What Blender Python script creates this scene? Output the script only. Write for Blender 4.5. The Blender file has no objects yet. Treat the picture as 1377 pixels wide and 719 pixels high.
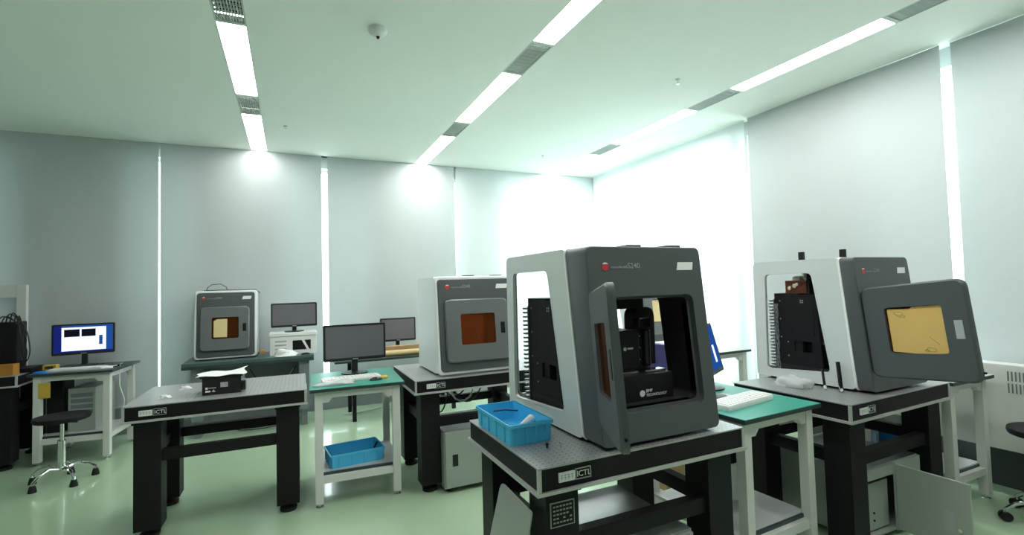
import bpy, bmesh, math, random
from mathutils import Vector, Matrix
random.seed(7)
PI = math.pi
S = bpy.context.scene
COL = S.collection
# ------------------------------------------------------------------ camera
YAW, PITCH, ROLL = 0.430019968, 0.0382562797, -0.0271357245
F_PX, CAM_H = 650.442, 1.42
fw = Vector((math.sin(YAW)*math.cos(PITCH), math.cos(YAW)*math.cos(PITCH), math.sin(PITCH)))
rt = Vector((math.cos(YAW), -math.sin(YAW), 0)); up = rt.cross(fw)
r2 = math.cos(ROLL)*rt + math.sin(ROLL)*up
u2 = -math.sin(ROLL)*rt + math.cos(ROLL)*up
cam = bpy.data.objects.new('camera', bpy.data.cameras.new('camera')); COL.objects.link(cam)
M = Matrix.Identity(4)
for i in range(3):
    M[i][0] = r2[i]; M[i][1] = u2[i]; M[i][2] = -fw[i]
M[0][3], M[1][3], M[2][3] = 0, 0, CAM_H
cam.matrix_world = M
cam.data.sensor_width = 36; cam.data.lens = F_PX*36/1377; cam.data.clip_start = 0.02
S.camera = cam
# ------------------------------------------------------------------ world, exposure
SKY = 7.0
LAMP = 25.0
w = bpy.data.worlds.new('world'); S.world = w; w.use_nodes = True
bg = w.node_tree.nodes['Background']; bg.inputs[0].default_value = (0.90, 1.0, 0.98, 1); bg.inputs[1].default_value = SKY
S.view_settings.view_transform = 'Standard'; S.view_settings.look = 'None'
S.view_settings.gamma = 1; S.view_settings.use_curve_mapping = False
S.view_settings.exposure = 0.25

# ------------------------------------------------------------------ materials
def mat(name, col, rough=.5, metal=0, noise=0, scale=30, bump=0, bscale=200, spec=.5, coat=0, trans=0, emit=None, estr=0, holes=0):
    m = bpy.data.materials.new(name); m.use_nodes = True
    nt = m.node_tree; N = nt.nodes; L = nt.links; b = N['Principled BSDF']
    b.inputs['Base Color'].default_value = (*col, 1); b.inputs['Roughness'].default_value = rough
    b.inputs['Metallic'].default_value = metal; b.inputs['Specular IOR Level'].default_value = spec
    b.inputs['Coat Weight'].default_value = coat; b.inputs['Transmission Weight'].default_value = trans
    if emit: b.inputs['Emission Color'].default_value = (*emit, 1); b.inputs['Emission Strength'].default_value = estr
    tc = N.new('ShaderNodeTexCoord'); out = None
    if noise:
        nz = N.new('ShaderNodeTexNoise'); nz.inputs['Scale'].default_value = scale; nz.inputs['Detail'].default_value = 4
        L.new(tc.outputs['Object'], nz.inputs['Vector'])
        mx = N.new('ShaderNodeMix'); mx.data_type = 'RGBA'
        mx.inputs[6].default_value = (*[c*(1-noise) for c in col], 1); mx.inputs[7].default_value = (*[min(1, c*(1+noise)) for c in col], 1)
        L.new(nz.outputs['Fac'], mx.inputs[0]); out = mx.outputs[2]
    if holes:
        sep = N.new('ShaderNodeVectorMath'); sep.operation = 'SCALE'; sep.inputs['Scale'].default_value = 1/holes
        L.new(tc.outputs['Object'], sep.inputs[0])
        fr = N.new('ShaderNodeVectorMath'); fr.operation = 'FRACTION'; L.new(sep.outputs[0], fr.inputs[0])
        sb = N.new('ShaderNodeVectorMath'); sb.operation = 'SUBTRACT'; sb.inputs[1].default_value = (.5, .5, .5); L.new(fr.outputs[0], sb.inputs[0])
        ml = N.new('ShaderNodeVectorMath'); ml.operation = 'MULTIPLY'; ml.inputs[1].default_value = (1, 1, 0); L.new(sb.outputs[0], ml.inputs[0])
        ln = N.new('ShaderNodeVectorMath'); ln.operation = 'LENGTH'; L.new(ml.outputs[0], ln.inputs[0])
        lt = N.new('ShaderNodeMath'); lt.operation = 'LESS_THAN'; lt.inputs[1].default_value = .13; L.new(ln.outputs['Value'], lt.inputs[0])
        mh = N.new('ShaderNodeMix'); mh.data_type = 'RGBA'; mh.inputs[7].default_value = (.07, .07, .07, 1)
        if out: L.new(out, mh.inputs[6])
        else: mh.inputs[6].default_value = (*col, 1)
        L.new(lt.outputs[0], mh.inputs[0]); out = mh.outputs[2]
    if out: L.new(out, b.inputs['Base Color'])
    if bump:
        nb = N.new('ShaderNodeTexNoise'); nb.inputs['Scale'].default_value = bscale; L.new(tc.outputs['Object'], nb.inputs['Vector'])
        bp = N.new('ShaderNodeBump'); bp.inputs['Strength'].default_value = bump; bp.inputs['Distance'].default_value = .002
        L.new(nb.outputs['Fac'], bp.inputs['Height']); L.new(bp.outputs[0], b.inputs['Normal'])
    return m
def glassy(name, col, alpha, rough=.05, pcol=None):
    m = bpy.data.materials.new(name); m.use_nodes = True; nt = m.node_tree; N = nt.nodes; L = nt.links
    N.clear(); o = N.new('ShaderNodeOutputMaterial'); t = N.new('ShaderNodeBsdfTransparent'); t.inputs[0].default_value = (*col, 1)
    g = N.new('ShaderNodeBsdfPrincipled'); g.inputs['Base Color'].default_value = (*(pcol or col), 1); g.inputs['Roughness'].default_value = rough
    x = N.new('ShaderNodeMixShader'); x.inputs[0].default_value = alpha
    L.new(t.outputs[0], x.inputs[1]); L.new(g.outputs[0], x.inputs[2]); L.new(x.outputs[0], o.inputs[0]); return m
def fabric(name, col, trans_w, tcol):
    m = bpy.data.materials.new(name); m.use_nodes = True; nt = m.node_tree; N = nt.nodes; L = nt.links
    N.clear(); o = N.new('ShaderNodeOutputMaterial'); d = N.new('ShaderNodeBsdfDiffuse')
    tc = N.new('ShaderNodeTexCoord'); nz = N.new('ShaderNodeTexNoise'); nz.inputs['Scale'].default_value = 2.2; L.new(tc.outputs['Object'], nz.inputs['Vector'])
    mx = N.new('ShaderNodeMix'); mx.data_type = 'RGBA'; mx.inputs[6].default_value = (*[c*.96 for c in col], 1); mx.inputs[7].default_value = (*[c*1.04 for c in col], 1)
    L.new(nz.outputs['Fac'], mx.inputs[0]); L.new(mx.outputs[2], d.inputs[0])
    t = N.new('ShaderNodeBsdfTranslucent'); t.inputs[0].default_value = (*tcol, 1)
    x = N.new('ShaderNodeMixShader'); x.inputs[0].default_value = trans_w
    L.new(d.outputs[0], x.inputs[1]); L.new(t.outputs[0], x.inputs[2]); L.new(x.outputs[0], o.inputs[0]); return m
def emis(name, col, s):
    m = bpy.data.materials.new(name); m.use_nodes = True; N = m.node_tree.nodes; N.clear()
    o = N.new('ShaderNodeOutputMaterial'); e = N.new('ShaderNodeEmission'); e.inputs[0].default_value = (*col, 1); e.inputs[1].default_value = s
    m.node_tree.links.new(e.outputs[0], o.inputs[0]); return m
K = dict(
 floor=mat('floor_epoxy', (.45, .60, .42), .16, noise=.06, scale=1.5, coat=.3, spec=.6),
 ceil=mat('ceiling_paint', (.87, .915, .87), .8, noise=.02, scale=2),
 wall=mat('wall_paint', (.62, .66, .65), .75, noise=.03, scale=3),
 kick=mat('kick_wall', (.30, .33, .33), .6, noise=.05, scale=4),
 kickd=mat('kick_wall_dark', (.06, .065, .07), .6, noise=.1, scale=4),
 blind=fabric('blind_fabric', (.54, .58, .585), .02, (.8, .9, .95)),
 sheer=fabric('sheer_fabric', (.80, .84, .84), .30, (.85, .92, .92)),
 alu=mat('aluminium', (.70, .72, .72), .35, .6, noise=.03),
 glass=glassy('window_glass', (.95, 1, 1), .06),
 lamp_0=emis('lamp_diffuser_left', (1, 1, .97), LAMP*.68), lamp_1=emis('lamp_diffuser_middle', (1, 1, .97), LAMP*1.05), lamp_2=emis('lamp_diffuser_right', (1, 1, .97), LAMP*1.1),
 white=mat('white_paint', (.72, .73, .70), .4, noise=.03, scale=12),
 wplas=mat('white_plastic', (.80, .81, .80), .35, noise=.02),
 grille=mat('grille_metal', (.55, .60, .58), .5),
 dark=mat('dark_void', (.02, .02, .02), .9),
 black=mat('black_powdercoat', (.010, .010, .011), .5, noise=.2, scale=40, bump=.15, spec=.22),
 blackg=mat('black_gloss', (.010, .010, .012), .22),
 steel=mat('steel_plate', (.42, .43, .43), .36, .45, noise=.08, scale=20, holes=.025),
 steelp=mat('steel_plain', (.42, .43, .43), .35, .7, noise=.06, scale=30),
 trim=mat('table_trim', (.55, .56, .55), .4, .3, noise=.05),
 chrome=mat('chrome', (.75, .76, .76), .12, 1),
 rubber=mat('rubber', (.01, .01, .01), .8, noise=.1),
 silver=mat('silver_shell', (.74, .78, .77), .33, .12, noise=.02, scale=6, bump=.05),
 bead=mat('bright_edge', (.88, .90, .90), .3), liner=mat('black_liner', (.012, .012, .014), .6),
 glare_blind=fabric('glare_blind_fabric', (.70, .75, .76), .09, (.85, .92, .93)),  # lighter, more translucent copy of the blind fabric, standing in for corner glare
 grey=mat('machine_grey', (.088, .097, .10), .42, .1, noise=.05, scale=8, bump=.06),
 grey2=mat('machine_edge_grey', (.15, .16, .165), .35, .1, noise=.05, scale=8),
 amber=glassy('amber_film', (.36, .11, .02), .30, pcol=(.20, .055, .012)),
 paper=mat('tan_paper', (.72, .47, .15), .8, noise=.06, scale=9),
 paperl=mat('pale_tan_paper', (.78, .62, .32), .8, noise=.06, scale=9),
 ink=mat('green_ink', (.25, .26, .05), .8),
 sticker=mat('sticker_white', (.86, .88, .88), .5),
 sgrey=mat('sticker_grey', (.42, .45, .47), .5, noise=.05),
 red=mat('logo_red', (.55, .04, .05), .4),
 text=mat('text_white', (.80, .82, .82), .5),
 textd=mat('text_dark', (.05, .05, .05), .6),
 textg=mat('text_grey', (.38, .39, .38), .5),
 green=mat('green_mat', (.035, .30, .23), .35, noise=.08, scale=10),
 edge=mat('bench_edge_dark', (.03, .05, .05), .4),
 teal=mat('bench_top_slate', (.07, .12, .12), .35, noise=.08),
 panel=mat('bench_panel_grey', (.17, .20, .21), .5, noise=.05),
 shelf=mat('shelf_grey', (.50, .51, .50), .4, noise=.04),
 blue=mat('blue_plastic', (.08, .56, .92), .35, noise=.05, scale=5, trans=.0),
 blued=mat('blue_card', (.02, .20, .62), .4, noise=.05),
 purple=mat('purple_case', (.10, .08, .30), .4),
 mon=mat('monitor_black', (.015, .015, .017), .3),
 monw=mat('monitor_grey_bezel', (.55, .55, .57), .3, .3),
 scr=mat('screen_off', (.17, .16, .18), .14, noise=.05, scale=2),  # purple-grey window reflection put into the base colour
 scrb=emis('screen_blue', (.02, .10, .42), .65),
 scrn=emis('screen_navy', (.01, .02, .16), .8),
 scrw=emis('screen_white', (.75, .85, 1), 1.15),
 scrk=emis('screen_black', (.005, .005, .01), 1),
 cab=mat('cabinet_grey', (.40, .44, .41), .35, .2, noise=.03, scale=6),
 card=mat('cardboard', (.38, .25, .12), .8, noise=.08),
 tube=mat('golden_tube', (.62, .46, .22), .5, noise=.05),
 orange=mat('orange_case', (.45, .20, .03), .5, noise=.1),
 yellow=mat('yellow_paint', (.62, .42, .06), .5),
 tissue=mat('white_tissue', (.85, .86, .85), .9, noise=.03, bump=.5, bscale=60),
 bag=glassy('clear_plastic_bag', (.88, .90, .90), .55, .15),
 bagw=mat('white_plastic_bag', (.82, .83, .82), .3, noise=.03),
 copper=mat('copper_brown', (.16, .05, .03), .3, .5, noise=.3, scale=60),
 lens=mat('lens_pale', (.80, .68, .55), .2, .2),
 cable=mat('cable_black', (.015, .015, .015), .5),
 cablew=mat('cable_white', (.7, .7, .68), .5),
 heat=mat('heatsink', (.40, .40, .41), .4, .6),
)
# ------------------------------------------------------------------ mesh helpers
class MB:
    def __init__(s): s.v = []; s.f = []
    def add(s, vs, fs):
        o = len(s.v); s.v += [tuple(v) for v in vs]; s.f += [tuple(i+o for i in f) for f in fs]; return s
    def box(s, x0, x1, y0, y1, z0, z1, bev=0):
        if x0 > x1: x0, x1 = x1, x0
        if y0 > y1: y0, y1 = y1, y0
        if z0 > z1: z0, z1 = z1, z0
        bm = bmesh.new(); bmesh.ops.create_cube(bm, size=1)
        for v in bm.verts:
            v.co = Vector(((x0+x1)/2+v.co.x*(x1-x0), (y0+y1)/2+v.co.y*(y1-y0), (z0+z1)/2+v.co.z*(z1-z0)))
        if bev: bmesh.ops.bevel(bm, geom=bm.edges[:], offset=bev, segments=2, affect='EDGES', profile=.7)
        bm.verts.index_update()
        s.add([v.co[:] for v in bm.verts], [[v.index for v in f.verts] for f in bm.faces]); bm.free(); return s
    def tube(s, pts, r, n=8, cap=True, r1=None):
        pts = [Vector(p) for p in pts]; rings = []; prev = None
        for i, p in enumerate(pts):
            d = (pts[min(i+1, len(pts)-1)]-pts[max(i-1, 0)]).normalized()
            a = prev if prev is not None else (Vector((0, 0, 1)) if abs(d.z) < .9 else Vector((1, 0, 0)))
            x = d.cross(a).normalized(); y = x.cross(d).normalized(); prev = y
            rr = r if r1 is None else r+(r1-r)*i/(len(pts)-1)
            rings.append([p+rr*(math.cos(2*PI*k/n)*x+math.sin(2*PI*k/n)*y) for k in range(n)])
        vs = [v for R in rings for v in R]; fs = []
        for i in range(len(pts)-1):
            for k in range(n): fs.append((i*n+k, i*n+(k+1) % n, (i+1)*n+(k+1) % n, (i+1)*n+k))
        if cap: fs.append(tuple(range(n))[::-1]); fs.append(tuple((len(pts)-1)*n+k for k in range(n)))
        return s.add(vs, fs)
    def lathe(s, prof, c=(0, 0, 0), n=20):
        vs = []; fs = []
        for r, z in prof:
            for k in range(n): vs.append((c[0]+r*math.cos(2*PI*k/n), c[1]+r*math.sin(2*PI*k/n), c[2]+z))
        for i in range(len(prof)-1):
            for k in range(n): fs.append((i*n+k, i*n+(k+1) % n, (i+1)*n+(k+1) % n, (i+1)*n+k))
        fs.append(tuple(range(n))[::-1]); fs.append(tuple((len(prof)-1)*n+k for k in range(n)))
        return s.add(vs, fs)
    def loft(s, loops, cyc=True):
        n = len(loops[0]); vs = [v for l in loops for v in l]; fs = []; m = len(loops)
        for i in range(m if cyc else m-1):
            j = (i+1) % m
            for k in range(n): fs.append((i*n+k, i*n+(k+1) % n, j*n+(k+1) % n, j*n+k))
        if not cyc: fs.append(tuple(range(n))[::-1]); fs.append(tuple((m-1)*n+k for k in range(n)))
        return s.add(vs, fs)
    def xf(s, m): s.v = [tuple(m @ Vector(v)) for v in s.v]; return s
    def build(s, name, m, parent=None, smooth=False, loc=None):
        me = bpy.data.meshes.new(name); me.from_pydata(s.v, [], s.f); me.validate()
        bm = bmesh.new(); bm.from_mesh(me); bmesh.ops.recalc_face_normals(bm, faces=bm.faces); bm.to_mesh(me); bm.free()
        me.materials.append(K[m] if isinstance(m, str) else m)
        if smooth:
            for p in me.polygons: p.use_smooth = True
            try: me.set_sharp_from_angle(angle=math.radians(38))
            except Exception: pass
        o = bpy.data.objects.new(name, me); COL.objects.link(o)
        if loc: o.location = loc
        if parent: o.parent = parent
        return o
def bx(*a, bev=0): return MB().box(*a, bev=bev)
def thing(name, label, cat, loc=(0, 0, 0), rot=0, group=None):
    o = bpy.data.objects.new(name, None); COL.objects.link(o); o.location = loc; o.rotation_euler = (0, 0, math.radians(rot))
    o.empty_display_size = .1; o['label'] = label; o['category'] = cat
    if group: o['group'] = group
    return o
def tag(o, label, cat, group=None):
    o['label'] = label; o['category'] = cat
    if group: o['group'] = group
    return o
def st(o): o['kind'] = 'structure'; return o
def rquad(c, r, n=4):
    """rounded polygon from 4 corners (2D), radius r (or list)"""
    out = []; m = len(c)
    for i in range(m):
        p = Vector(c[i]); a = (Vector(c[i-1])-p); b = (Vector(c[(i+1) % m])-p)
        rr = r[i] if isinstance(r, (list, tuple)) else r
        la = min(rr, a.length*.49); lb = min(rr, b.length*.49); A = p+a.normalized()*la; B = p+b.normalized()*lb
        for k in range(n+1):
            t = k/n; out.append((1-t)**2*A+2*t*(1-t)*p+t*t*B)
    return out
def text(s, size, m, parent, mw, name='lettering', align='LEFT', ext=.0006):
    c = bpy.data.curves.new('t', 'FONT'); c.body = s; c.size = size; c.extrude = ext; c.align_x = align; c.resolution_u = 3
    t = bpy.data.objects.new('t', c); COL.objects.link(t)
    bpy.context.view_layer.update()
    me = bpy.data.meshes.new_from_object(t.evaluated_get(bpy.context.evaluated_depsgraph_get()))
    bpy.data.objects.remove(t); me.name = name; me.transform(mw)
    me.materials.clear(); me.materials.append(K[m]); o = bpy.data.objects.new(name, me); COL.objects.link(o); o.parent = parent; return o
def frontM(x, y, z, tilt=0):   # text standing upright, reading along +X, facing -Y
    return Matrix.Translation((x, y, z)) @ Matrix.Rotation(PI/2-tilt, 4, 'X')

# ------------------------------------------------------------------ room
XL, XR, YF, YB, ZC = -4.3, 4.33, -3.2, 6.3, 3.06
st(bx(XL-.2, XR+.35, YF-.2, YB+.35, -.1, 0).build('floor', 'floor'))
# ceiling with recesses for strips
STR = [-.315, 1.575, 3.52]; SW = .085
mb = MB(); xs = [XL-.2]
for c in STR: xs += [c-SW, c+SW]
xs.append(XR+.35)
for i in range(0, len(xs), 2): mb.box(xs[i], xs[i+1], YF-.2, YB+.35, ZC, ZC+.12)
mb.box(XL-.2, XR+.35, YF-.2, YB+.35, ZC+.10, ZC+.14)
mb.box(XL-.2, XR+.35, 6.235, YB+.35, ZC, ZC+.1)
st(mb.build('ceiling', 'ceil'))
def wallb(name, segs, m='wall'):
    mb = MB()
    for a in segs: mb.box(*a)
    return st(mb.build(name, m))
# back wall: piers, header, kick wall ; windows centred on the gaps between blinds
BG = [-2.92, -1.265, .385, 2.04]
segs = [(XL-.2, XR+.35, YB, YB+.2, 2.92, ZC)]
WW = [.5, .3, .5, .10]; x = XL-.2
for g, ww in zip(BG, WW): segs.append((x, g-ww, YB, YB+.2, .27, 2.92)); x = g+ww
segs.append((x, 2.7, YB, YB+.2, .27, 2.92)); segs.append((4.2, XR+.35, YB, YB+.2, .27, 2.92))
wallb('wall_back', segs)
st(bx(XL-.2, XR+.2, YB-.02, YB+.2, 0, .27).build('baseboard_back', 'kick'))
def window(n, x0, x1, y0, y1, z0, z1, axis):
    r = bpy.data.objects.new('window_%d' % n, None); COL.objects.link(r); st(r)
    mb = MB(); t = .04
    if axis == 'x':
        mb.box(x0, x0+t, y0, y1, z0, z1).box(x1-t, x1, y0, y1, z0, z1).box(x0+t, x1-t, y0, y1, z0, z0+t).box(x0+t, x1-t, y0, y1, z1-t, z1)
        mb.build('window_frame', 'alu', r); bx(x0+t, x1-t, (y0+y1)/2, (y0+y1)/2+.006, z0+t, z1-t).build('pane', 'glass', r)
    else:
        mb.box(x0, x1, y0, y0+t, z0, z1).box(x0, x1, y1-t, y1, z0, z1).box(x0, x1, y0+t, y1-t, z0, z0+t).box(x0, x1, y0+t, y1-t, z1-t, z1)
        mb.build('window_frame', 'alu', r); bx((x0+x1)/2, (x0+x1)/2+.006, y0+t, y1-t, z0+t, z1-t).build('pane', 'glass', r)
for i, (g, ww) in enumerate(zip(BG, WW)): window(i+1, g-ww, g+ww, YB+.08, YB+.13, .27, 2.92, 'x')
window(9, 2.7, 4.2, YB+.08, YB+.13, .27, 2.92, 'x')  # window added behind the end blind so daylight brightens it
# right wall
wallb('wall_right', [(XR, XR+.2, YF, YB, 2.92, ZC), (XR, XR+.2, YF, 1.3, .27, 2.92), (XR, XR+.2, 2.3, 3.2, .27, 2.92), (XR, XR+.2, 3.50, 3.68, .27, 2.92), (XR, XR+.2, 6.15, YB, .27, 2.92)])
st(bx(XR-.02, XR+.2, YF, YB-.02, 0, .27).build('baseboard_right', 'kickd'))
st(bx(XR-.05, XR-.02, YF, YB-.05, .27, .29).build('trim_1', 'white'))
window(5, XR+.08, XR+.13, 1.3, 2.3, .27, 2.92, 'y'); window(6, XR+.08, XR+.13, 3.2, 3.5, .27, 2.92, 'y')
window(7, XR+.08, XR+.13, 3.68, 4.90, .27, 2.92, 'y'); window(8, XR+.08, XR+.13, 4.90, 6.15, .27, 2.92, 'y')
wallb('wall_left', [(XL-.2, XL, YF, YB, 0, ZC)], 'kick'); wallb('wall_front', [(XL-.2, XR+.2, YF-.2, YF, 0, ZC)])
# roller blinds
def blind(x0, x1, y0, y1, m, label, axis):
    r = thing('roller_blind', label, 'blind', ((x0+x1)/2, (y0+y1)/2, .30), 0, 'roller blinds over the windows')
    a, b = ((x1-x0)/2, .002) if axis == 'x' else (.002, (y1-y0)/2)
    mb = MB(); n = 8; vs = []; fs = []        # slightly wavy sheet
    for i in range(n+1):
        for j in range(7):
            t = -1+2*i/n; z = j/6*2.757; o = .004*math.sin(i*1.9+j*1.1)
            vs.append((a*t, o, z) if axis == 'x' else (o, b*t, z))
    for i in range(n):
        for j in range(6): fs.append((i*7+j, (i+1)*7+j, (i+1)*7+j+1, i*7+j+1))
    o = mb.add(vs, fs).build('fabric', m, r, smooth=True)
    L = a if axis == 'x' else b
    e = Vector((1, 0, 0)) if axis == 'x' else Vector((0, 1, 0))
    q = Vector((0, 0, -.012)); MB().tube([e*-L+q, e*L+q], .012, 8).build('bottom_bar', 'alu', r)
BW = .025
names = ['leftmost grey roller blind on the back wall, dim behind the stool bench', 'grey roller blind behind the small grey machine, second from left on back wall',
         'grey roller blind behind the two middle monitors, third from left on back wall', 'bright roller blind at the right end of the back wall']
edges = [-2.92, -1.265, .385, 2.04, 4.25]
gw = [.016, .008, .034, .010, 0]
for i in range(4): blind(edges[i]+gw[i], edges[i+1]-gw[i+1], YB-.07, YB-.07, 'glare_blind' if i == 3 else 'blind', names[i], 'x')
blind(-4.28, -2.95, YB-.07, YB-.07, 'blind', 'grey roller blind beyond the left frame edge, over the darkest corner', 'x')
blind(XR-.07, XR-.07, -.2, 1.75, 'blind', 'grey roller blind at the right edge of the picture', 'y')
blind(XR-.10, XR-.10, 1.80, 3.40, 'blind', 'grey roller blind behind the machine with its door swung wide', 'y')
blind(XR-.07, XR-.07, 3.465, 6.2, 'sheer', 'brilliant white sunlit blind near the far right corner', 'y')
# ceiling strips
for si, cx in enumerate(STR):
    nm = ['left', 'middle', 'right'][si]; side = ['left', 'middle', 'right'][si]
    off = [0, .02, .12][si]
    order = ['at the far end of the', 'second from the far end in the', 'third from the far end in the', 'fourth from the far end in the', 'nearest the front of the room in the']
    y = 6.19
    for k in range(5):
        y1 = y if k else 6.22; y0 = y-1.19-(.03 if not k else 0)
        y1 += off if k else 0; y0 += off
        t = thing('ceiling_light', 'white glowing strip light %s %s ceiling line' % (order[k], nm), 'ceiling light', (cx, (y0+y1)/2, ZC), 0, 'ceiling strip lights')
        h = (y1-y0)/2; wv = SW-.006
        MB().box(-SW, -wv, -h, h, 0, .05).box(wv, SW, -h, h, 0, .05).box(-wv, wv, -h, -h+.01, 0, .05).box(-wv, wv, h-.01, h, 0, .05).build('frame', 'grille', t)
        bx(-wv, wv, -h+.01, h-.01, .008, .014).build('diffuser', 'lamp_%d' % si if k < 4 else 'wplas', t)
        # grille between this light and the next
        g1 = y0; g0 = y-1.69+off
        t = thing('ceiling_grille', 'grey slatted air grille %s %s ceiling line' % (order[k], nm), 'air grille', (cx, (g0+g1)/2, ZC), 0, 'ceiling air grilles')
        h = (g1-g0)/2
        MB().box(-SW, -SW+.01, -h, h, 0, .03).box(SW-.01, SW, -h, h, 0, .03).box(-SW+.01, SW-.01, -h, -h+.02, 0, .03).box(-SW+.01, SW-.01, h-.02, h, 0, .03).build('frame', 'grille', t)
        mb = MB()
        for i in range(9): xx = -SW+.022+i*.0158; mb.box(xx-.0028, xx+.0028, -h+.02, h-.02, .004, .02)
        for i in range(9): yy = -h+.06+i*(2*h-.12)/8; mb.box(-SW+.01, SW-.01, yy-.003, yy+.003, .006, .018)
        o = mb.build('slats', 'grille', t); o['kind'] = 'stuff'
        bx(-SW+.01, SW-.01, -h+.02, h-.02, .06, .07).build('backing', 'dark', t)
        y -= 1.69
# ceiling fittings
t = thing('smoke_detector', 'round white smoke detector on the ceiling between two strip lights', 'smoke detector', (.514, 3.05, ZC))
MB().lathe([(.058, 0), (.058, -.018), (.05, -.03), (.034, -.045), (.012, -.05)][::-1]).build('housing', 'wplas', t, True)
MB().lathe([(.006, -.064), (.012, -.05)], n=8).build('sensor_tip', 'dark', t)
MB().lathe([(.036, -.040), (.037, -.034)], n=16).build('vent_ring', 'dark', t)
for (px, py, lb) in ((-.031, 5.217, 'small ceiling sprinkler beside the left line of lights'), (2.875, 2.94, 'small ceiling sprinkler left of the right line of lights'), (2.92, 5.336, 'tiny ceiling sprinkler near the far right corner')):
    t = thing('sprinkler', lb, 'sprinkler', (px, py, ZC), 0, 'ceiling sprinklers')
    MB().lathe([(.012, -.012), (.02, -.006), (.022, 0)], n=12).build('escutcheon', 'wplas', t); MB().lathe([(.006, -.035), (.006, -.012)], n=8).build('bulb', 'chrome', t)
    MB().lathe([(.014, -.04), (.014, -.036)], n=10).build('deflector', 'chrome', t)
t = thing('access_panel', 'square ceiling access panel at the top edge of the picture', 'access panel', (.44, 2.44, ZC))
MB().box(-.2, .2, -.2, -.195, -.003, 0).box(-.2, .2, .195, .2, -.003, 0).box(-.2, -.195, -.195, .195, -.003, 0).box(.195, .2, -.195, .195, -.003, 0).build('frame', 'grille', t)
bx(-.195, .195, -.195, .195, -.002, 0).build('door_leaf', 'ceil', t)

# ------------------------------------------------------------------ optical tables
def optical_table(x, y, rot, wd, d, T, label, plate=True, rails=True, legplate=False, legs='all'):
    r = thing('optical_table', label, 'table', (x, y, 0), rot, 'black optical tables')
    bx(.004, wd-.004, .004, d-.004, T-.083, T-.006).build('tabletop_core', 'black', r)
    bx(0, wd, 0, d, T-.006, T, bev=.0015).build('top_plate', 'steel', r)
    MB().box(-.008, wd+.008, -.008, d+.008, T-.095, T-.083).build('bottom_trim', 'trim', r)
    [bx(a, b, -.001, .012, T-.083, T-.006).build('corner_trim', 'trim', r) for a, b in ((-.001, .012), (wd-.012, wd+.001))]
    i1, i2, lw = .045, .035, .135
    for (lx, ly) in ((i1, i2), (wd-i1-lw, i2), (i1, d-i2-lw), (wd-i1-lw, d-i2-lw)):
        l = MB().box(lx, lx+lw, ly, ly+lw, .055, T-.10, bev=.003).box(lx-.008, lx+lw+.008, ly-.008, ly+lw+.008, T-.115, T-.096).build('leg', 'black', r)
        MB().lathe([(.05, 0), (.052, .02), (.03, .03), (.018, .035), (.018, .055)], (lx+lw/2, ly+lw/2, 0), 16).build('levelling_foot', 'rubber', l, True)
    z0, z1 = .44, .505; c = i1+lw; b = .05
    for nm, bb in (('front', (c, wd-c, i2+.02, i2+.02+b)), ('back', (c, wd-c, d-i2-.02-b, d-i2-.02)), ('s', (i1+.04, i1+.04+b, i2+lw, d-i2-lw)), ('s', (wd-i1-.04-b, wd-i1-.04, i2+lw, d-i2-lw))):
        bx(*bb, z0, z1, bev=.004).build('crossbar', 'black', r)
    if plate:
        s = bx(.08, .145, -.0045, .003, T-.060, T-.028).build('nameplate', 'textg' if False else 'sticker', r); s['label'] = 'white nameplate with small grey characters'
        MB().box(.149, .213, -.0045, .003, T-.062, T-.060).box(.149, .213, -.0045, .003, T-.026, T-.024).box(.149, .151, -.0045, .003, T-.060, T-.026).box(.211, .213, -.0045, .003, T-.060, T-.026).build('nameplate_border', 'textg', r)
        text('ICTL', .029, 'text', r, frontM(.154, -.0010, T-.053), ext=.0012)
        mb = MB()
        for k in range(4):
            cx = .090+k*.0145
            mb.box(cx-.005, cx+.005, -.0055, -.0044, T-.038, T-.036).box(cx-.005, cx+.005, -.0055, -.0044, T-.046, T-.0445).box(cx-.001, cx+.001, -.0055, -.0044, T-.053, T-.034)
        mb.build('nameplate_characters', 'sgrey', s)
    if legplate:
        z = .555
        q = bx(.045+.015, .045+.115, i2-.003, i2+.001, z, z+.088).build('rating_plate', 'textg', r)
        bx(.045+.019, .045+.111, i2-.004, i2-.0029, z+.004, z+.084).build('plate_field', 'black', q)
        mb = MB()
        for k in range(5):
            zz = z+.070-k*.014
            for j in range(6):
                if random.random() < .85: xx = .045+.026+j*.0135; mb.box(xx, xx+.009, i2-.0046, i2-.0039, zz, zz+.0055)
        mb.build('plate_lines', 'textg', q)
    return r
T = .785
T1 = (-.884, 3.475, -1.0, .972, .68); T2 = (.77, 3.32, 0, 1.0, .78); T3 = (.772, 1.512, 0, 1.0, .71); T4 = (2.515, 1.51, 2, 1.0, .68)
optical_table(*T1, T, 'black optical table at left, nearly empty, with a black box and tissues on it')
optical_table(*T2, T, 'black optical table behind the blue bin, carrying a closed grey machine')
optical_table(*T3, T, 'black optical table in the foreground with the blue bin on its corner', legplate=True)
optical_table(*T4, T, 'black optical table at right under the machine with amber papered door')
optical_table(-3.10, 5.42, 0, 1.02, .70, T, 'dark optical table at the far left edge beside the monitor bench', plate=False)
optical_table(2.92, 3.83, 0, 1.0, .72, T, 'black optical table behind the foreground machine, mostly hidden', plate=False)

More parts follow.
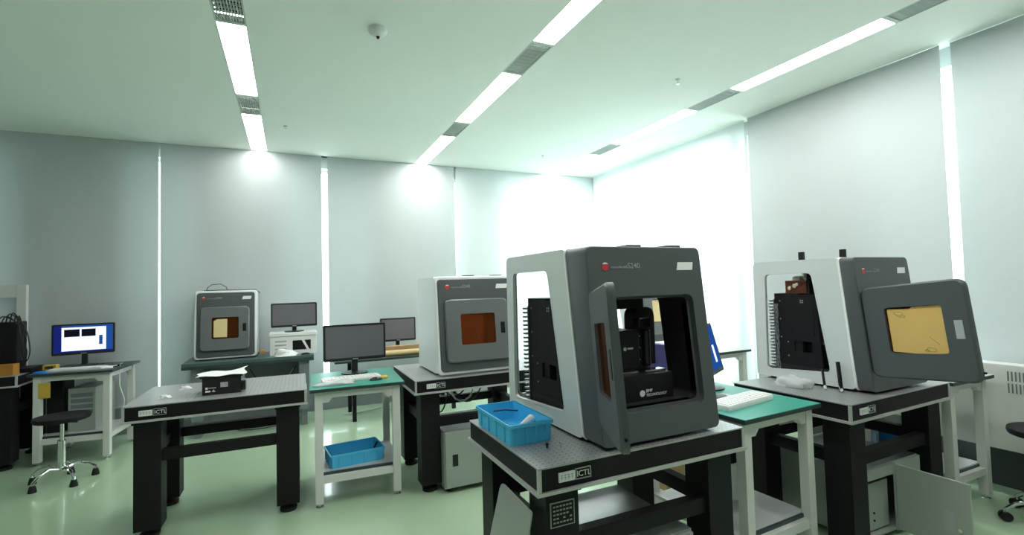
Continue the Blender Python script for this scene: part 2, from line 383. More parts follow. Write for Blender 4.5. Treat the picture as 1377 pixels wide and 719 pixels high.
# ------------------------------------------------------------------ white frame benches
def bench(x, y, rot, wd, d, top, label, topm='green', shelfz=.2, shelfy=0, leg=.05, arch=True):
    r = thing('workbench', label, 'workbench', (x, y, 0), rot, 'white framed workbenches')
    bx(0, wd, 0, d, top-.022, top-.003).build('worktop', 'edge', r)
    bx(.001, wd-.001, .001, d-.001, top-.003, top).build('worktop_mat', topm, r)
    for lx in (.03, wd-.03-leg):
        for ly in (.03, d-.03-leg):
            l = bx(lx, lx+leg, ly, ly+leg, .03, top-.022, bev=.003).build('leg', 'white', r)
            MB().lathe([(.022, 0), (.024, .008), (.01, .012), (.01, .03)], (lx+leg/2, ly+leg/2, 0), 12).build('levelling_foot', 'chrome', l, True)
    a, b = .03+leg, wd-.03-leg
    for ly in (.035, d-.035-leg+.01):
        mb = MB()
        pts = [(a, top-.022), (b, top-.022), (b, top-.022-.075), (b-.035, top-.022-.075), (b-.06, top-.022-.045), (a+.06, top-.022-.045), (a+.035, top-.022-.075), (a, top-.022-.075)]
        mb.loft([[(p[0], ly, p[1]) for p in pts], [(p[0], ly+.035, p[1]) for p in pts]], cyc=False); mb.build('apron', 'white', r)
    for lx in (.035, wd-.035-leg+.01): bx(lx, lx+.035, .03+leg, d-.03-leg, top-.07, top-.022).build('side_rail', 'white', r)
    if shelfz:
        bx(.035, wd-.035, .08+shelfy, d-.08, shelfz, shelfz+.016).build('lower_shelf', 'shelf', r)
        bx(a, b, .068+shelfy, .08+shelfy, shelfz, shelfz+.018).build('shelf_edge', 'edge', r)
        for ly in (.04+shelfy, d-.08): bx(a, b, ly, ly+.03, shelfz-.045, shelfz-.001).build('shelf_rail', 'white', r)
        for lx in (.035, wd-.035-.035): bx(lx, lx+.035, .03+leg, d-.03-leg, shelfz-.045, shelfz-.001).build('shelf_rail', 'white', r)
    return r
W = .78
B1 = (.105, 3.43, -3, .61, .68); B0 = (-2.03, 5.44, -6, .60, .60); B2 = (1.875, 1.59, 3, .585, .72); B3 = (3.545, 1.54, 0, .49, .56); B5 = (2.95+.62, 3.16, 0, .34, .60)
bench(*B1, W, 'white framed workbench with green mat and blue bin on its shelf, in the middle')
bench(*B0, W, 'white framed workbench at left with the lit monitor, dark top', topm='edge', shelfz=.22)
bench(*B2, W, 'white framed workbench with green mat between the two open machines')
bench(*B3, W, 'white framed workbench at the right edge with a grey lower shelf', topm='shelf', shelfz=.20)
bench(3.30, 3.17, 0, .56, .60, W, 'white framed dark topped bench far behind the blue screen', topm='shelf', shelfz=0)
def place(b, lx, ly, z=0):
    a = math.radians(b[2]); return (b[0]+math.cos(a)*lx-math.sin(a)*ly, b[1]+math.sin(a)*lx+math.cos(a)*ly, z)
# slate bench at the back wall
r = thing('slate_bench', 'slate topped grey bench by the back wall under the small machine', 'bench', (-.965, 5.60, 0), 0)
bx(0, 1.185, 0, .60, .72, .75, bev=.003).build('worktop', 'teal', r); bx(.0, 1.185, -.002, .02, .69, .72).build('front_edge', 'edge', r)
for lx in (.07, 1.04):
    l = bx(lx, lx+.10, .06, .56, .17, .70).build('side_panel', 'panel', r); bx(lx+.02, lx+.08, .10, .56, 0, .17).build('plinth', 'panel', l)
bx(.17, 1.04, .50, .52, .45, .69).build('modesty_panel', 'panel', r)
# black bench with tube
r = thing('black_bench', 'thin black bench behind the middle workbench, carrying a long golden tube', 'bench', (.42, 5.48, 0))
bx(0, 1.45, 0, .6, .64, .665, bev=.002).build('worktop', 'edge', r)
for lx in (.18, 1.30):
    for ly in (.05, .50): bx(lx, lx+.04, ly, ly+.04, 0, .64).build('leg', 'black', r)
tb = MB().tube([(.62, 5.60, .697), (1.80, 5.58, .697)], .032, 16).build('cardboard_tube', 'tube', None, True); tag(tb, 'long golden cardboard tube lying behind the middle monitor', 'tube')
bb = bx(.60, 1.78, 5.66, 5.76, .665, .765, bev=.004).build('long_box', 'card'); tag(bb, 'long low brown box lying behind the golden tube', 'box')

# ------------------------------------------------------------------ machines
def ringplate(mb, outer, inner, f0, f1):
    mb.loft([[f0(p) for p in outer], [f1(p) for p in outer], [f1(p) for p in inner], [f0(p) for p in inner]])
def machine(x, y, rot, wd, D, H, door_deg, label, paper=None, interior=True, z=T, blocks=0, sheet=None, logo=True, k=1.0, dws=.475, ddx=.055, side_window=True):
    r = thing('resin_printer', label, 'printer', (x, y, z), rot, 'grey and silver cabinet printers')
    sy = D/.87; tf = .08*H/.785
    yf = lambda zz: tf*zz/H                       # front plane
    yb = lambda zz: (.135+.110*zz/H)*k+.008*(1-k)
    inset = 0 if side_window else .017*H/.715  # slanted shell edge
    zb = .014
    # rubber feet
    for fx in (.06, wd-.06):
        for fy in (.16, D-.08): MB().lathe([(.022, 0), (.022, zb)], (fx, fy, 0), 12).build('foot', 'rubber', r)
    # silver side panels
    oy = [(yb(zb), zb), (D, zb), (D, H), (yb(H), H)]
    iy = [(yb(.085*H/.785)+.13, .085*H/.785+.01), (D-.075, .065*H/.785), (D-.085, .70*H/.785), (yb(.70*H/.785)+.165, .70*H/.785)]
    O = rquad(oy, [.04, .02, .035, .02], 5); I = rquad(iy, .03, 5)
    I0 = I
    for sx in (0, wd-.014):
        if not side_window:
            MB().loft([[(sx, p[0], p[1]) for p in O], [(sx+.014, p[0], p[1]) for p in O]], cyc=False).build('side_panel', 'silver', r, True); continue
        if sx:
            iy = [(iy[0][0]-.12, iy[0][1]), iy[1], iy[2], (iy[3][0]-.155, iy[3][1])]; I = rquad(iy, .03, 5)
        mb = MB(); ringplate(mb, O, I, lambda p: (sx, p[0], p[1]), lambda p: (sx+.014, p[0], p[1])); mb.build('side_panel', 'silver', r, True)
        O2 = rquad([(iy[0][0]-.008, iy[0][1]-.008), (iy[1][0]+.008, iy[1][1]-.008), (iy[2][0]+.008, iy[2][1]+.008), (iy[3][0]-.008, iy[3][1]+.008)], .034, 5)
        mb = MB(); xo = -.002 if sx == 0 else wd-.014+.014; ringplate(mb, O2, I, lambda p: (xo, p[0], p[1]), lambda p: (xo+.002, p[0], p[1])); mb.build('window_trim', 'silver', r, True)
    bx(.014, wd-.014, yb(H)+.005, D-.01, H-.014, H, bev=.003).build('top_panel', 'silver', r, True)
    bx(.014, wd-.014, .12, D-.01, zb, zb+.014).build('base_plate', 'black', r)
    lo = lambda e: rquad([(e, zb+e), (wd-e, zb+e), (wd-e, H-e), (e, H-e)], .03, 5)
    if inset:
        mb = MB(); mb.loft([[(p.x, yf(p.y)+.012, p.y) for p in lo(.003)], [(p.x, yf(p.y)+.02, p.y) for p in lo(-.003)], [(p.x, yb(p.y)+.012, p.y) for p in lo(-.003)], [(p.x, yb(p.y)+.012, p.y) for p in lo(inset)], [(p.x, yf(p.y)+.012, p.y) for p in lo(inset+.001)]])
    else:
        mb = MB(); mb.loft([[(p.x, yb(p.y)-.006, p.y) for p in lo(-.002)], [(p.x, yb(p.y)+.002, p.y) for p in lo(-.003)], [(p.x, yb(p.y)+.008, p.y) for p in lo(0)], [(p.x, yb(p.y)-.006, p.y) for p in lo(.004)]])
    mb.build('shell_edge', 'bead', r, True)
    for sx in ((.0145, wd-.0175) if side_window else ()):
        mb = MB(); ringplate(mb, rquad([(yb(zb)+.02, zb+.02), (D-.02, zb+.02), (D-.02, H-.02), (yb(H)+.02, H-.02)], .02, 5), I if sx > .1 else I0, lambda p: (sx, p[0], p[1]), lambda p: (sx+.003, p[0], p[1])); mb.build('inner_liner', 'liner', r)
    # dark front frame (tapered wedge with rounded opening)
    c = 0.030
    fo = rquad([(inset, zb+inset), (wd-inset, zb+inset), (wd-inset, H-inset), (inset, H-inset)], c, 5)
    ox0, ox1, oz0, oz1 = .07*wd/.6, .53*wd/.6, .125*H/.785, .58*H/.785
    fi = rquad([(ox0, oz0), (ox1, oz0), (ox1, oz1), (ox0, oz1)], .035, 5)
    fi2 = rquad([(ox0+.012, oz0+.012), (ox1-.012, oz0+.012), (ox1-.012, oz1-.012), (ox0+.012, oz1-.012)], .03, 5)
    fe = inset+.004; fs = rquad([(fe, zb+fe), (wd-fe, zb+fe), (wd-fe, H-fe), (fe, H-fe)], c-.003, 5)
    fe = inset+.012; ins = rquad([(fe, zb+fe), (wd-fe, zb+fe), (wd-fe, H-fe), (fe, H-fe)], c-.006, 5)
    mb = MB()
    mb.loft([[(p.x, yf(p.y), p.y) for p in fs], [(p.x, yf(p.y)+.005, p.y) for p in fo], [(p.x, yb(p.y)-.012, p.y) for p in fo], [(p.x, yb(p.y)+.012, p.y) for p in ins],
             [(p.x, yf(p.y)+.06, p.y) for p in fi2], [(p.x, yf(p.y)+.028, p.y) for p in fi2], [(p.x, yf(p.y)+.028, p.y) for p in fi], [(p.x, yf(p.y), p.y) for p in fi]])
    mb.build('front_frame', 'grey', r, True)
    fo3 = rquad([(ox0, oz0), (ox1, oz0), (ox1, oz1), (ox0, oz1)], .035, 5)
    mb = MB(); mb.loft([[(p.x, yf(p.y)+.030, p.y) for p in fi2], [(p.x, yb(p.y)+.02+.03*k, p.y) for p in fi2], [(p.x, yb(p.y)+.02+.03*k, p.y) for p in fo3], [(p.x, yf(p.y)+.062, p.y) for p in fo3]]); mb.build('throat_liner', 'liner', r, True)
    # rear frame
    bo = rquad([(.014, zb+.014), (wd-.014, zb+.014), (wd-.014, H-.014), (.014, H-.014)], .02, 5); bi = rquad([(.05, .06), (wd-.05, .06), (wd-.05, H-.05), (.05, H-.05)], .03, 5)
    mb = MB(); ringplate(mb, bo, bi, lambda p: (p.x, D-.02, p.y), lambda p: (p.x, D-.006, p.y)); mb.build('rear_frame', 'silver', r, True)
    # logo, name and sticker on the tilted front
    tl = math.atan2(tf, H)
    def fp(a, b, o=.001): return (a, yf(b)-o, b)
    zl = H*.895
    if logo:
        e = MB(); e.lathe([(.001, 0), (.0145*wd/.6*1.15, .0008)][::-1], n=18); e.xf(Matrix.Translation(fp(.085*wd/.6, zl, .0014)) @ Matrix.Rotation(PI/2-tl, 4, 'X')); e.build('logo_ball', 'red', r)
        e = MB(); R_ = .0168*wd/.6; pts = [(R_*math.cos(a), R_*math.sin(a)) for a in [math.radians(35+110*k/8) for k in range(9)]]
        mm = Matrix.Translation(fp(.085*wd/.6, zl, .0028)) @ Matrix.Rotation(PI/2-tl, 4, 'X')
        e.loft([[(p[0], p[1], 0) for p in pts], [(p[0], p[1], .0012) for p in pts]], cyc=False); e.xf(mm); e.build('logo_cap', 'text', r)
        text('microArch\u00ae', .0165*wd/.6, 'textg', r, frontM(*fp(.112*wd/.6, zl-.008, .0018), tilt=tl))
        text('S240', .032*wd/.6, 'textg', r, frontM(*fp(.196*wd/.6, zl-.008, .0018), tilt=tl))
    mb = MB(); sx0 = .455*wd/.6; q = [(sx0, zl-.018), (sx0+.088*wd/.6, zl-.018), (sx0+.096*wd/.6, zl+.016), (sx0+.010, zl+.016)]
    mb.loft([[fp(a, b, .0022) for a, b in q], [fp(a, b, .0) for a, b in q]], cyc=False); mb.build('white_sticker', 'sticker', r)
    for (gx) in (.24, .46):
        bx(gx*wd/.6, (gx+.07)*wd/.6, .10+.02, .16+.04, H, H+.008+.004, bev=.003).build('top_catch', 'grey', r) if blocks == 0 else None
    # door
    dw, dh = dws*wd/.6, .50*H/.785; dz = .103*H/.785; dx = ddx*wd/.6
    dr = bpy.data.objects.new('door', None)
    od = rquad([(0, 0), (dw, 0), (dw, dh), (0, dh)], .045, 5); od2 = rquad([(.008, .008), (dw-.008, .008), (dw-.008, dh-.008), (.008, dh-.008)], .04, 5)
    wi = rquad([(.23*dw, .27*dh), (.78*dw, .27*dh), (.78*dw, .76*dh), (.23*dw, .76*dh)], .018, 5)
    mb = MB(); th = .026
    mb.loft([[(p.x, -th, p.y) for p in od2], [(p.x, -th+.008, p.y) for p in od], [(p.x, 0, p.y) for p in od], [(p.x, 0, p.y) for p in wi], [(p.x, -th, p.y) for p in wi]])
    me_ob = mb.build('door', 'grey2' if door_deg == 0 else 'grey', r, True)
    me_ob.matrix_basis = Matrix.Translation((dx, yf(dz)-.003, dz)) @ Matrix.Rotation(-tl, 4, 'X') @ Matrix.Rotation(math.radians(-door_deg), 4, 'Z')
    mb = MB(); mb.loft([[(p.x, -.014, p.y) for p in wi], [(p.x, -.010, p.y) for p in wi]], cyc=False); mb.build('amber_window', 'amber', me_ob)
    hb = bx(.865*dw, .935*dw, -th-.002, -th+.003, .42*dh, .60*dh, bev=.001).build('handle', 'sgrey' if paper == 'full' else 'blackg', me_ob)
    if door_deg:
        for q in (.1, .5, .9): MB().tube([(-.006, .0, q*dh-.02), (-.006, .0, q*dh+.02)], .006, 8).build('hinge', 'black', me_ob)
        MB().tube([(dw+.004, -.012, .10*dh), (dw+.014, -.012, .10*dh)], .005, 8).build('latch_pin', 'black', me_ob)
        mb = MB()
        for (a, b) in ((.25, .79), (.75, .79), (.25, .22), (.75, .22)): mb.lathe([(.004, 0), (.003, .003)], (0, 0, 0), 8)
    if paper == 'full':
        q = rquad([(.25*dw, .285*dh), (.55*dw, .265*dh), (.775*dw, .275*dh), (.775*dw, .755*dh), (.5*dw, .755*dh), (.48*dw, .735*dh), (.25*dw, .745*dh)], .006, 2)
        mb = MB(); mb.loft([[(p.x, -.0165, p.y) for p in q], [(p.x, -.0155, p.y) for p in q]], cyc=False); pp = mb.build('taped_paper', 'paper', me_ob); pp['label'] = 'tan paper taped inside the window, with green scribbles'
        mb = MB()
        for (a, b, s_) in ((.36, .69, .016), (.40, .66, .010), (.62, .31, .016), (.58, .30, .008)):
            pts = [(a*dw+s_*math.cos(k*PI/6)*1.3, -.0172, b*dh+s_*.6*math.sin(k*PI/6)-.15*s_*math.cos(k*PI/6)) for k in range(13)]; mb.tube(pts, .0009, 5)
        mb.tube([(.62*dw, -.0172, .44*dh), (.70*dw, -.0172, .36*dh)], .0008, 5); mb.tube([(.30*dw, -.0172, .72*dh), (.37*dw, -.0172, .64*dh)], .0008, 5)
        mb.build('scribble', 'ink', pp)
    if paper == 'part':
        q = rquad([(.27*dw, .31*dh), (.54*dw, .30*dh), (.545*dw, .72*dh), (.34*dw, .72*dh), (.27*dw, .68*dh)], .004, 2)
        mb = MB(); mb.loft([[(p.x, -.0165, p.y) for p in q], [(p.x, -.0155, p.y) for p in q]], cyc=False); mb.build('taped_paper', 'paperl', me_ob)
    if paper == 'big':
        q = [(.25*dw, .285*dh), (.775*dw, .275*dh), (.775*dw, .755*dh), (.25*dw, .745*dh)]
        mb = MB(); mb.loft([[(p[0], -.0165, p[1]) for p in q], [(p[0], -.0155, p[1]) for p in q]], cyc=False); mb.build('taped_paper', 'paperl', me_ob)
    if blocks:
        for (bx_, by_) in ((.30, .30), (.22, .62)): MB().box(bx_*wd, bx_*wd+.022, by_*D, by_*D+.03, H, H+.055, bev=.003).build('top_stop', 'black', r)
    if interior:
        s = wd/.6; q = D/.87; h = H/.785
        # stage base with name, pedestal
        st_ = bx(.10*s, .455*s, .12*q, .52*q, .10*h, .245*h, bev=.004).build('stage_base', 'black', r)
        bx(.05*s, .52*s, .14*q, .70*q, .028, .10*h).build('pedestal', 'liner', r)
        bx(.07*s, .53*s, .11, .112*1.05, .03, .10*h).build('seal_panel', 'liner', r)
        yq = .12*q-.001
        e = MB(); e.lathe([(.001, 0), (.014, .001)][::-1], n=16); e.xf(Matrix.Translation((.285*s, yq, .168*h)) @ Matrix.Rotation(PI/2, 4, 'X')); e.build('stage_logo', 'text', st_)
        text('BMF', .019, 'text', st_, frontM(.305*s, yq, .170*h)); text('TECHNOLOGY', .0165, 'text', st_, frontM(.305*s, yq, .153*h))
        bx(.20*s, .30*s, .16*q, .20*q, .246*h, .256*h).build('stage_plate', 'chrome', r); bx(.33*s, .44*s, .15*q, .19*q, .246*h, .256*h).build('stage_plate', 'chrome', r)
        bx(.18*s, .345*s, .21*q, .34*q, .256*h, .425*h, bev=.003).build('motor_block', 'black', r)
        e = MB(); e.lathe([(.001, 0), (.009, .001)][::-1], n=12); e.xf(Matrix.Translation((.27*s, .21*q-.001, .345*h)) @ Matrix.Rotation(PI/2, 4, 'X')); e.build('motor_logo', 'textg', r)
        bx(.285*s, .315*s, .21*q-.001, .21*q, .342*h, .350*h).build('motor_caption', 'textg', r)
        for cx in (.365, .418):
            MB().lathe([(.021, .256*h), (.021, .415*h), (.017, .42*h)], (cx*s, .25*q, 0), 16).build('guide_post', 'blackg', r, True)
            for zz in (.29, .345, .395): MB().lathe([(.003, -.002), (.003, .002)], (cx*s, .25*q-.021, zz*h), 6).build('screw', 'chrome', r)
        e = rquad([(.40*s, .25*h), (.515*s, .25*h), (.515*s, .52*h), (.40*s, .52*h)], [.004, .004, .05, .05], 5)
        MB().loft([[(p.x, .30*q, p.y) for p in e], [(p.x, .38*q, p.y) for p in e]], cyc=False).build('lift_housing', 'black', r, True)
        bx(.375*s, .44*s, .24*q, .29*q, .43*h, .475*h, bev=.003).build('clamp', 'blackg', r); bx(.38*s, .42*s, .235*q, .24*q, .470*h, .474*h).build('clamp_edge', 'chrome', r)
        # rear gantry : two columns, cap, shelf with window
        bx(.06*s, .12*s, .52*q, .74*q, .03, .545*h, bev=.003).build('gantry_column', 'black', r)
        bx(.20*s, .27*s, .50*q, .70*q, .03, .50*h, bev=.003).build('gantry_column', 'black', r)
        bx(.06*s, .28*s, .54*q, .74*q, .545*h, .57*h, bev=.003).build('gantry_cap', 'black', r)
        mb = MB(); a0, a1 = .05*s, .40*s   # left gantry web with openings, seen through the side window
        e = rquad([(.36*q, .035), (.70*q, .035), (.70*q, .56*h), (.40*q, .56*h)], .01, 3); i_ = rquad([(.44*q, .19*h), (.58*q, .19*h), (.58*q, .26*h), (.44*q, .26*h)], .006, 3)
        ringplate(mb, e, i_, lambda p: (.052*s, p[0], p[1]), lambda p: (.066*s, p[0], p[1])); mb.build('gantry_web', 'black', r)
        bx(.050*s, .0525*s, .42*q, .60*q, .30*h, .50*h, bev=.001).build('web_cover', 'black', r)
        mb = MB()
        for (yy, zz) in ((.50, .525), (.515, .525), (.50, .512), (.515, .512), (.685, .52), (.685, .40), (.685, .28), (.63, .25), (.63, .16)):
            mb.add([(.0515*s, yy*q-.004, zz*h-.004), (.0515*s, yy*q+.004, zz*h-.004), (.0515*s, yy*q+.004, zz*h+.004), (.0515*s, yy*q-.004, zz*h+.004)], [(0, 1, 2, 3)])
        mb.build('web_screws', 'steelp', r)
        # heat sink
        hs = bx(.06*s, .16*s, .745*q, .75*q, .05, .53*h).build('heat_sink', 'heat', r)
        for k in range(22): zz = .06+k*.0215*h; bx(.045*s, .16*s, .75*q, .775*q, zz, zz+.009).build('fin', 'heat', hs)
        # optical head: arm + C bracket
        e = [(.08+.085*math.cos(a), .40+.085*math.sin(a)) for a in [math.radians(v) for v in range(100, 271, 17)]]
        bx(.10*s, .36*s, .34*q, .54*q, .575*h, .64*h, bev=.003).build('optics_arm', 'black', r)
        bx(.24*s, .455*s, .30*q, .46*q, .515*h, .575*h, bev=.006).build('optics_head', 'black', r)
        MB().lathe([(.010, 0), (.010, .008)], (.33*s, .30*q, .577*h), 14).build('optics_cap', 'chrome', r, True)
        pts = [(.30+.035*math.cos(math.radians(a)), .455+.055*math.sin(math.radians(a))) for a in range(90, 271, 20)]
        MB().tube([(p[0]*s, .36*q, p[1]*h) for p in pts], .018, 8).build('c_bracket', 'black', r, True)
        for k in range(4): bx((.16+.06*k)*s, (.20+.06*k)*s, .66*q, .70*q, (.10+.015*(k % 2))*h, (.14+.02*(k % 3))*h).build('connector', 'steelp', r)
    if interior == 'copper':
        bx(.06*s, .16*s, .47*q, .64*q, .57*h, .655*h, bev=.004).build('lamp_housing', 'copper', r)
        bx(.055*s, .16*s, .445*q, .455*q, .57*h, .665*h).build('lamp_plate', 'black', r)
        MB().lathe([(.038, .655*h), (.036, .672*h), (.022, .684*h)], (.11*s, .565*q, 0), 14).build('lamp_dome', 'lens', r, True)
        mb = MB()
        for (yy, zz, a) in ((.56, .62, .013), (.60, .605, .012), (.54, .63, .010)): mb.lathe([(a*.6, -a), (a, 0), (a*.6, a)], (.056*s, yy*q, zz*h), 8)
        mb.build('lamp_terminals', 'lens', r)
        cb = MB()
        for k in range(5):
            pts = [(.05*s+.003*k, (.72+.012*math.sin(j*1.1+k*2))*q, (.06+.44*j/12)*h) for j in range(13)]; cb.tube(pts, .003, 5)
        o = cb.build('cable_loom', 'heat', r)
    return r, me_ob
machine(1.058, 1.53, 0, .60, .85, .785, 117, 'large printer in the foreground with its narrow door swung open over the table', ddx=.022)
machine(2.815, 1.562, 1, .545, .70, .745, 98, 'open printer at right, its door with tan paper turned to the camera', paper='full', interior='copper', blocks=1, k=.62, dws=.53, ddx=.045)
machine(.955, 3.36, 0, .62, .60, .715, 0, 'closed printer behind the foreground one, dark amber window', interior=False, k=.4, side_window=False)
machine(-.885, 5.75, 0, .555, .42, .70, 0, 'small closed printer on the slate bench by the back wall', paper='part', interior=False, z=.75, k=.4, side_window=False)
machine(3.17, 3.87, 0, .60, .60, .745, 0, 'hidden printer seen only through the opening of the foreground one', paper='big', interior=False)

# ------------------------------------------------------------------ monitors
def monitor(x, y, z, rot, wd, ht, clear, label, screen='scr', bezel='mon', lit=None, tilt=0):
    r = thing('monitor', label, 'monitor', (x, y, z), rot)
    b = MB(); o = rquad([(-wd/2, clear), (wd/2, clear), (wd/2, clear+ht), (-wd/2, clear+ht)], .012, 3); o2 = rquad([(-wd/2+.03, clear+.03), (wd/2-.03, clear+.03), (wd/2-.03, clear+ht-.03), (-wd/2+.03, clear+ht-.03)], .012, 3)
    b.loft([[(p.x, -.012, p.y) for p in o], [(p.x, .012, p.y) for p in o], [(p.x, .035, p.y) for p in o2]], cyc=False); b.build('housing', 'mon', r, True)
    i_ = rquad([(-wd/2+.014, clear+.022), (wd/2-.014, clear+.022), (wd/2-.014, clear+ht-.014), (-wd/2+.014, clear+ht-.014)], .003, 3)
    b = MB(); b.loft([[(p.x, -.016, p.y) for p in o], [(p.x, -.012, p.y) for p in o], [(p.x, -.012, p.y) for p in i_], [(p.x, -.016, p.y) for p in i_]]); b.build('bezel', bezel, r, True)
    sc = MB().box(-wd/2+.014, wd/2-.014, -.0145, -.012, clear+.022, clear+ht-.014).build('screen', screen, r)
    if lit:
        for li, (nm, m, (a, b_, c, d)) in enumerate(lit):
            bx(-wd/2+.014+a*(wd-.028), -wd/2+.014+b_*(wd-.028), -.0151-.0004*li, -.0144, clear+.022+c*(ht-.036), clear+.022+d*(ht-.036)).build(nm, m, sc)
    if tilt:
        Rm = Matrix.Rotation(math.radians(-tilt), 4, 'X'); p = Vector((0, 0, clear))
        for c in r.children: c.matrix_basis = Matrix.Translation(p) @ Rm @ Matrix.Translation(-p)
    bx(-.022, .022, .015, .045, .01, clear+ht*.35, bev=.004).build('neck', 'mon', r)
    MB().lathe([(.10, 0), (.10, .008), (.03, .014)], (0, .03, 0), 24).build('base', 'mon', r, True)
    bx(-.02, .02, -.0175, -.0158, clear+.007, clear+.014).build('brand_badge', 'textg', r)
    return r
monitor(-1.775, 5.86, .78, 6, .455, .285, .11, 'lit monitor showing windows on a white page, on the left bench', 'scrb',
        lit=[('desktop_strip', 'scrn', (0, .13, 0, 1)), ('page_window', 'scrw', (.13, .88, .06, .93)), ('dark_plot', 'scrk', (.17, .43, .58, .86)), ('dark_plot', 'scrk', (.46, .70, .58, .86)), ('taskbar', 'scrn', (.13, 1, 0, .045)), ('side_list', 'scrb', (.76, .82, .25, .6))])
monitor(.449, 3.93, .78, 2, .46, .275, .105, 'switched off monitor on the green topped bench in the middle', 'scr', 'mon')
monitor(.035, 5.85, .985, 1, .46, .26, .055, 'switched off monitor standing on the white instrument by the back wall', 'scr', 'mon')
monitor(1.17, 5.89, .665, 0, .42, .275, .135, 'rear dark monitor above the golden tube', 'scr', 'mon')
monitor(2.27, 2.15, .78, 28, .47, .30, .075, 'blue lit monitor peeking out right of the foreground printer', 'scrb', tilt=14, lit=[('desktop_strip', 'scrn', (0, .3, 0, .3)), ('page_window', 'scrw', (.78, .86, .15, .55))])

# ------------------------------------------------------------------ bins
def bin_(x, y, z, rot, wd, d, h, label, m='blue'):
    r = thing('plastic_bin', label, 'bin', (x, y, z), rot, 'light blue plastic bins'); t = .004
    o = rquad([(0, 0), (wd, 0), (wd, d), (0, d)], .008, 2); i_ = rquad([(t, t), (wd-t, t), (wd-t, d-t), (t, d-t)], .006, 2)
    mb = MB()
    n = len(o); cx, cy = wd/2, d/2
    sc = lambda p, k: (cx+(p.x-cx)*k, cy+(p.y-cy)*k)
    mb.loft([[(*sc(p, .965), 0) for p in o], [(*p, h) for p in o], [(*p, h) for p in i_], [(*sc(p, .965), t) for p in i_]], cyc=False); mb.build('tub', m, r, False)
    rim = rquad([(-.006, -.006), (wd+.006, -.006), (wd+.006, d+.006), (-.006, d+.006)], .01, 2); mb = MB()
    mb.loft([[(p.x, p.y, h-.014) for p in rim], [(p.x, p.y, h) for p in rim], [(p.x, p.y, h) for p in i_], [(p.x, p.y, h-.014) for p in i_]]); mb.build('rim', m, r)
    for k in (.15, .38, .62, .85):
        bx(k*wd-.003, k*wd+.003, -.004, .008, .004, h-.014).build('rib', m, r)
        bx(-.004, .008, k*d-.003, k*d+.003, .004, h-.014).build('rib', m, r)
    return r
bin_(.782, 1.765, T, 0, .190, .375, .085, 'light blue bin on the corner of the foreground table, white tube in it')
bin_(.24, 3.53, .216, 6, .36, .26, .09, 'light blue bin on the lower shelf of the middle bench')
def blob(name, c, s, m, label, cat, seed=1, rough=.35, sub=3, group=None, parent=None):
    bm = bmesh.new(); bmesh.ops.create_icosphere(bm, subdivisions=sub, radius=1); rnd = random.Random(seed)
    ph = [(Vector((rnd.uniform(-3, 3), rnd.uniform(-3, 3), rnd.uniform(-3, 3))), rnd.uniform(0, 6)) for _ in range(7)]
    for v in bm.verts:
        k = 1+rough*sum(math.sin(v.co.dot(a)*2+p) for a, p in ph)/4
        v.co = Vector((v.co.x*s[0]*k, v.co.y*s[1]*k, max(-.02, v.co.z)*s[2]*k))
    zmin = min(v.co.z for v in bm.verts)
    for v in bm.verts: v.co.z -= zmin
    me = bpy.data.meshes.new(name); bm.to_mesh(me); bm.free(); me.materials.append(K[m]); 
    for p in me.polygons: p.use_smooth = seed % 2 == 0
    o = bpy.data.objects.new(name, me); COL.objects.link(o); o.location = c
    if label: tag(o, label, cat, group)
    return o
o = MB().tube([(0, 0, 0), (.03, .02, .006), (.10, .07, .018)], .012, 10, r1=.02).build('plastic_tube', 'bagw', None, True, (.86, 1.86, .805+.012)); tag(o, 'white wrapped tube lying in the foreground blue bin', 'tube')
o = MB().tube([(0, 0, 0), (.05, -.01, .002), (.09, -.06, .004)], .0035, 6).build('black_tool', 'cable', None, False, (.80, 1.98, T+.092)); tag(o, 'thin black rod resting across the foreground blue bin rim', 'tool')
o = MB().tube([(0, 0, 0), (.07, .02, .03), (.10, .04, .07)], .007, 6).build('black_pliers', 'black', None, False, (.47, 3.66, .235)); tag(o, 'black tool sticking up from the lower shelf blue bin', 'tool')
# bolts on the foreground table
for i, (a, b, m, lb) in enumerate(((.905, 1.69, 'black', 'tiny black bolt standing on the foreground table'), (.960, 1.68, 'chrome', 'tiny silver bolt standing on the foreground table'), (1.70, 1.66, 'chrome', 'tiny silver bolt at the right of the foreground table'))):
    o = MB().lathe([(.004, 0), (.004, .012), (.0065, .012), (.0065, .018)], n=8).build('bolt', m, None, False, (a, b, T)); tag(o, lb, 'bolt')
# tissues on left table, black box with paper
blob('crumpled_tissue', (-.715, 3.66, T), (.035, .022, .018), 'tissue', 'crumpled white tissue on the left table, nearer its front edge', 'tissue', 3, .5, 2)
blob('crumpled_tissue', (-.655, 3.92, T), (.040, .022, .022), 'tissue', 'crumpled white tissue on the left table, the one further back', 'tissue', 5, .5, 2)
r = thing('black_equipment_box', 'black box with white stickers on the left table', 'box', (-.51, 3.60, T), -2)
bx(0, .215, 0, .20, 0, .105, bev=.002).build('body', 'blackg', r); bx(-.012, .225, -.006, .206, .105, .115, bev=.002).build('lid', 'black', r)
bx(.215, .238, .02, .08, .01, .065, bev=.004).build('side_motor', 'blackg', r)
bx(.018, .045, -.002, 0, .018, .028).build('white_sticker', 'sticker', r); bx(.018, .030, -.002, 0, .036, .048).build('logo_mark', 'sticker', r)
MB().loft([[(.052, -.002, .018), (.072, -.002, .018), (.062, -.002, .034)], [(.052, 0, .018), (.072, 0, .018), (.062, 0, .034)]], cyc=False).build('warning_triangle', 'lens', r)
bx(.034, .076, -.002, 0, .040, .046).build('printed_line', 'textg', r); bx(.10, .142, -.002, 0, .044, .074).build('grey_label', 'sgrey', r)
mb = MB(); vs = []; fs = []; n = 10
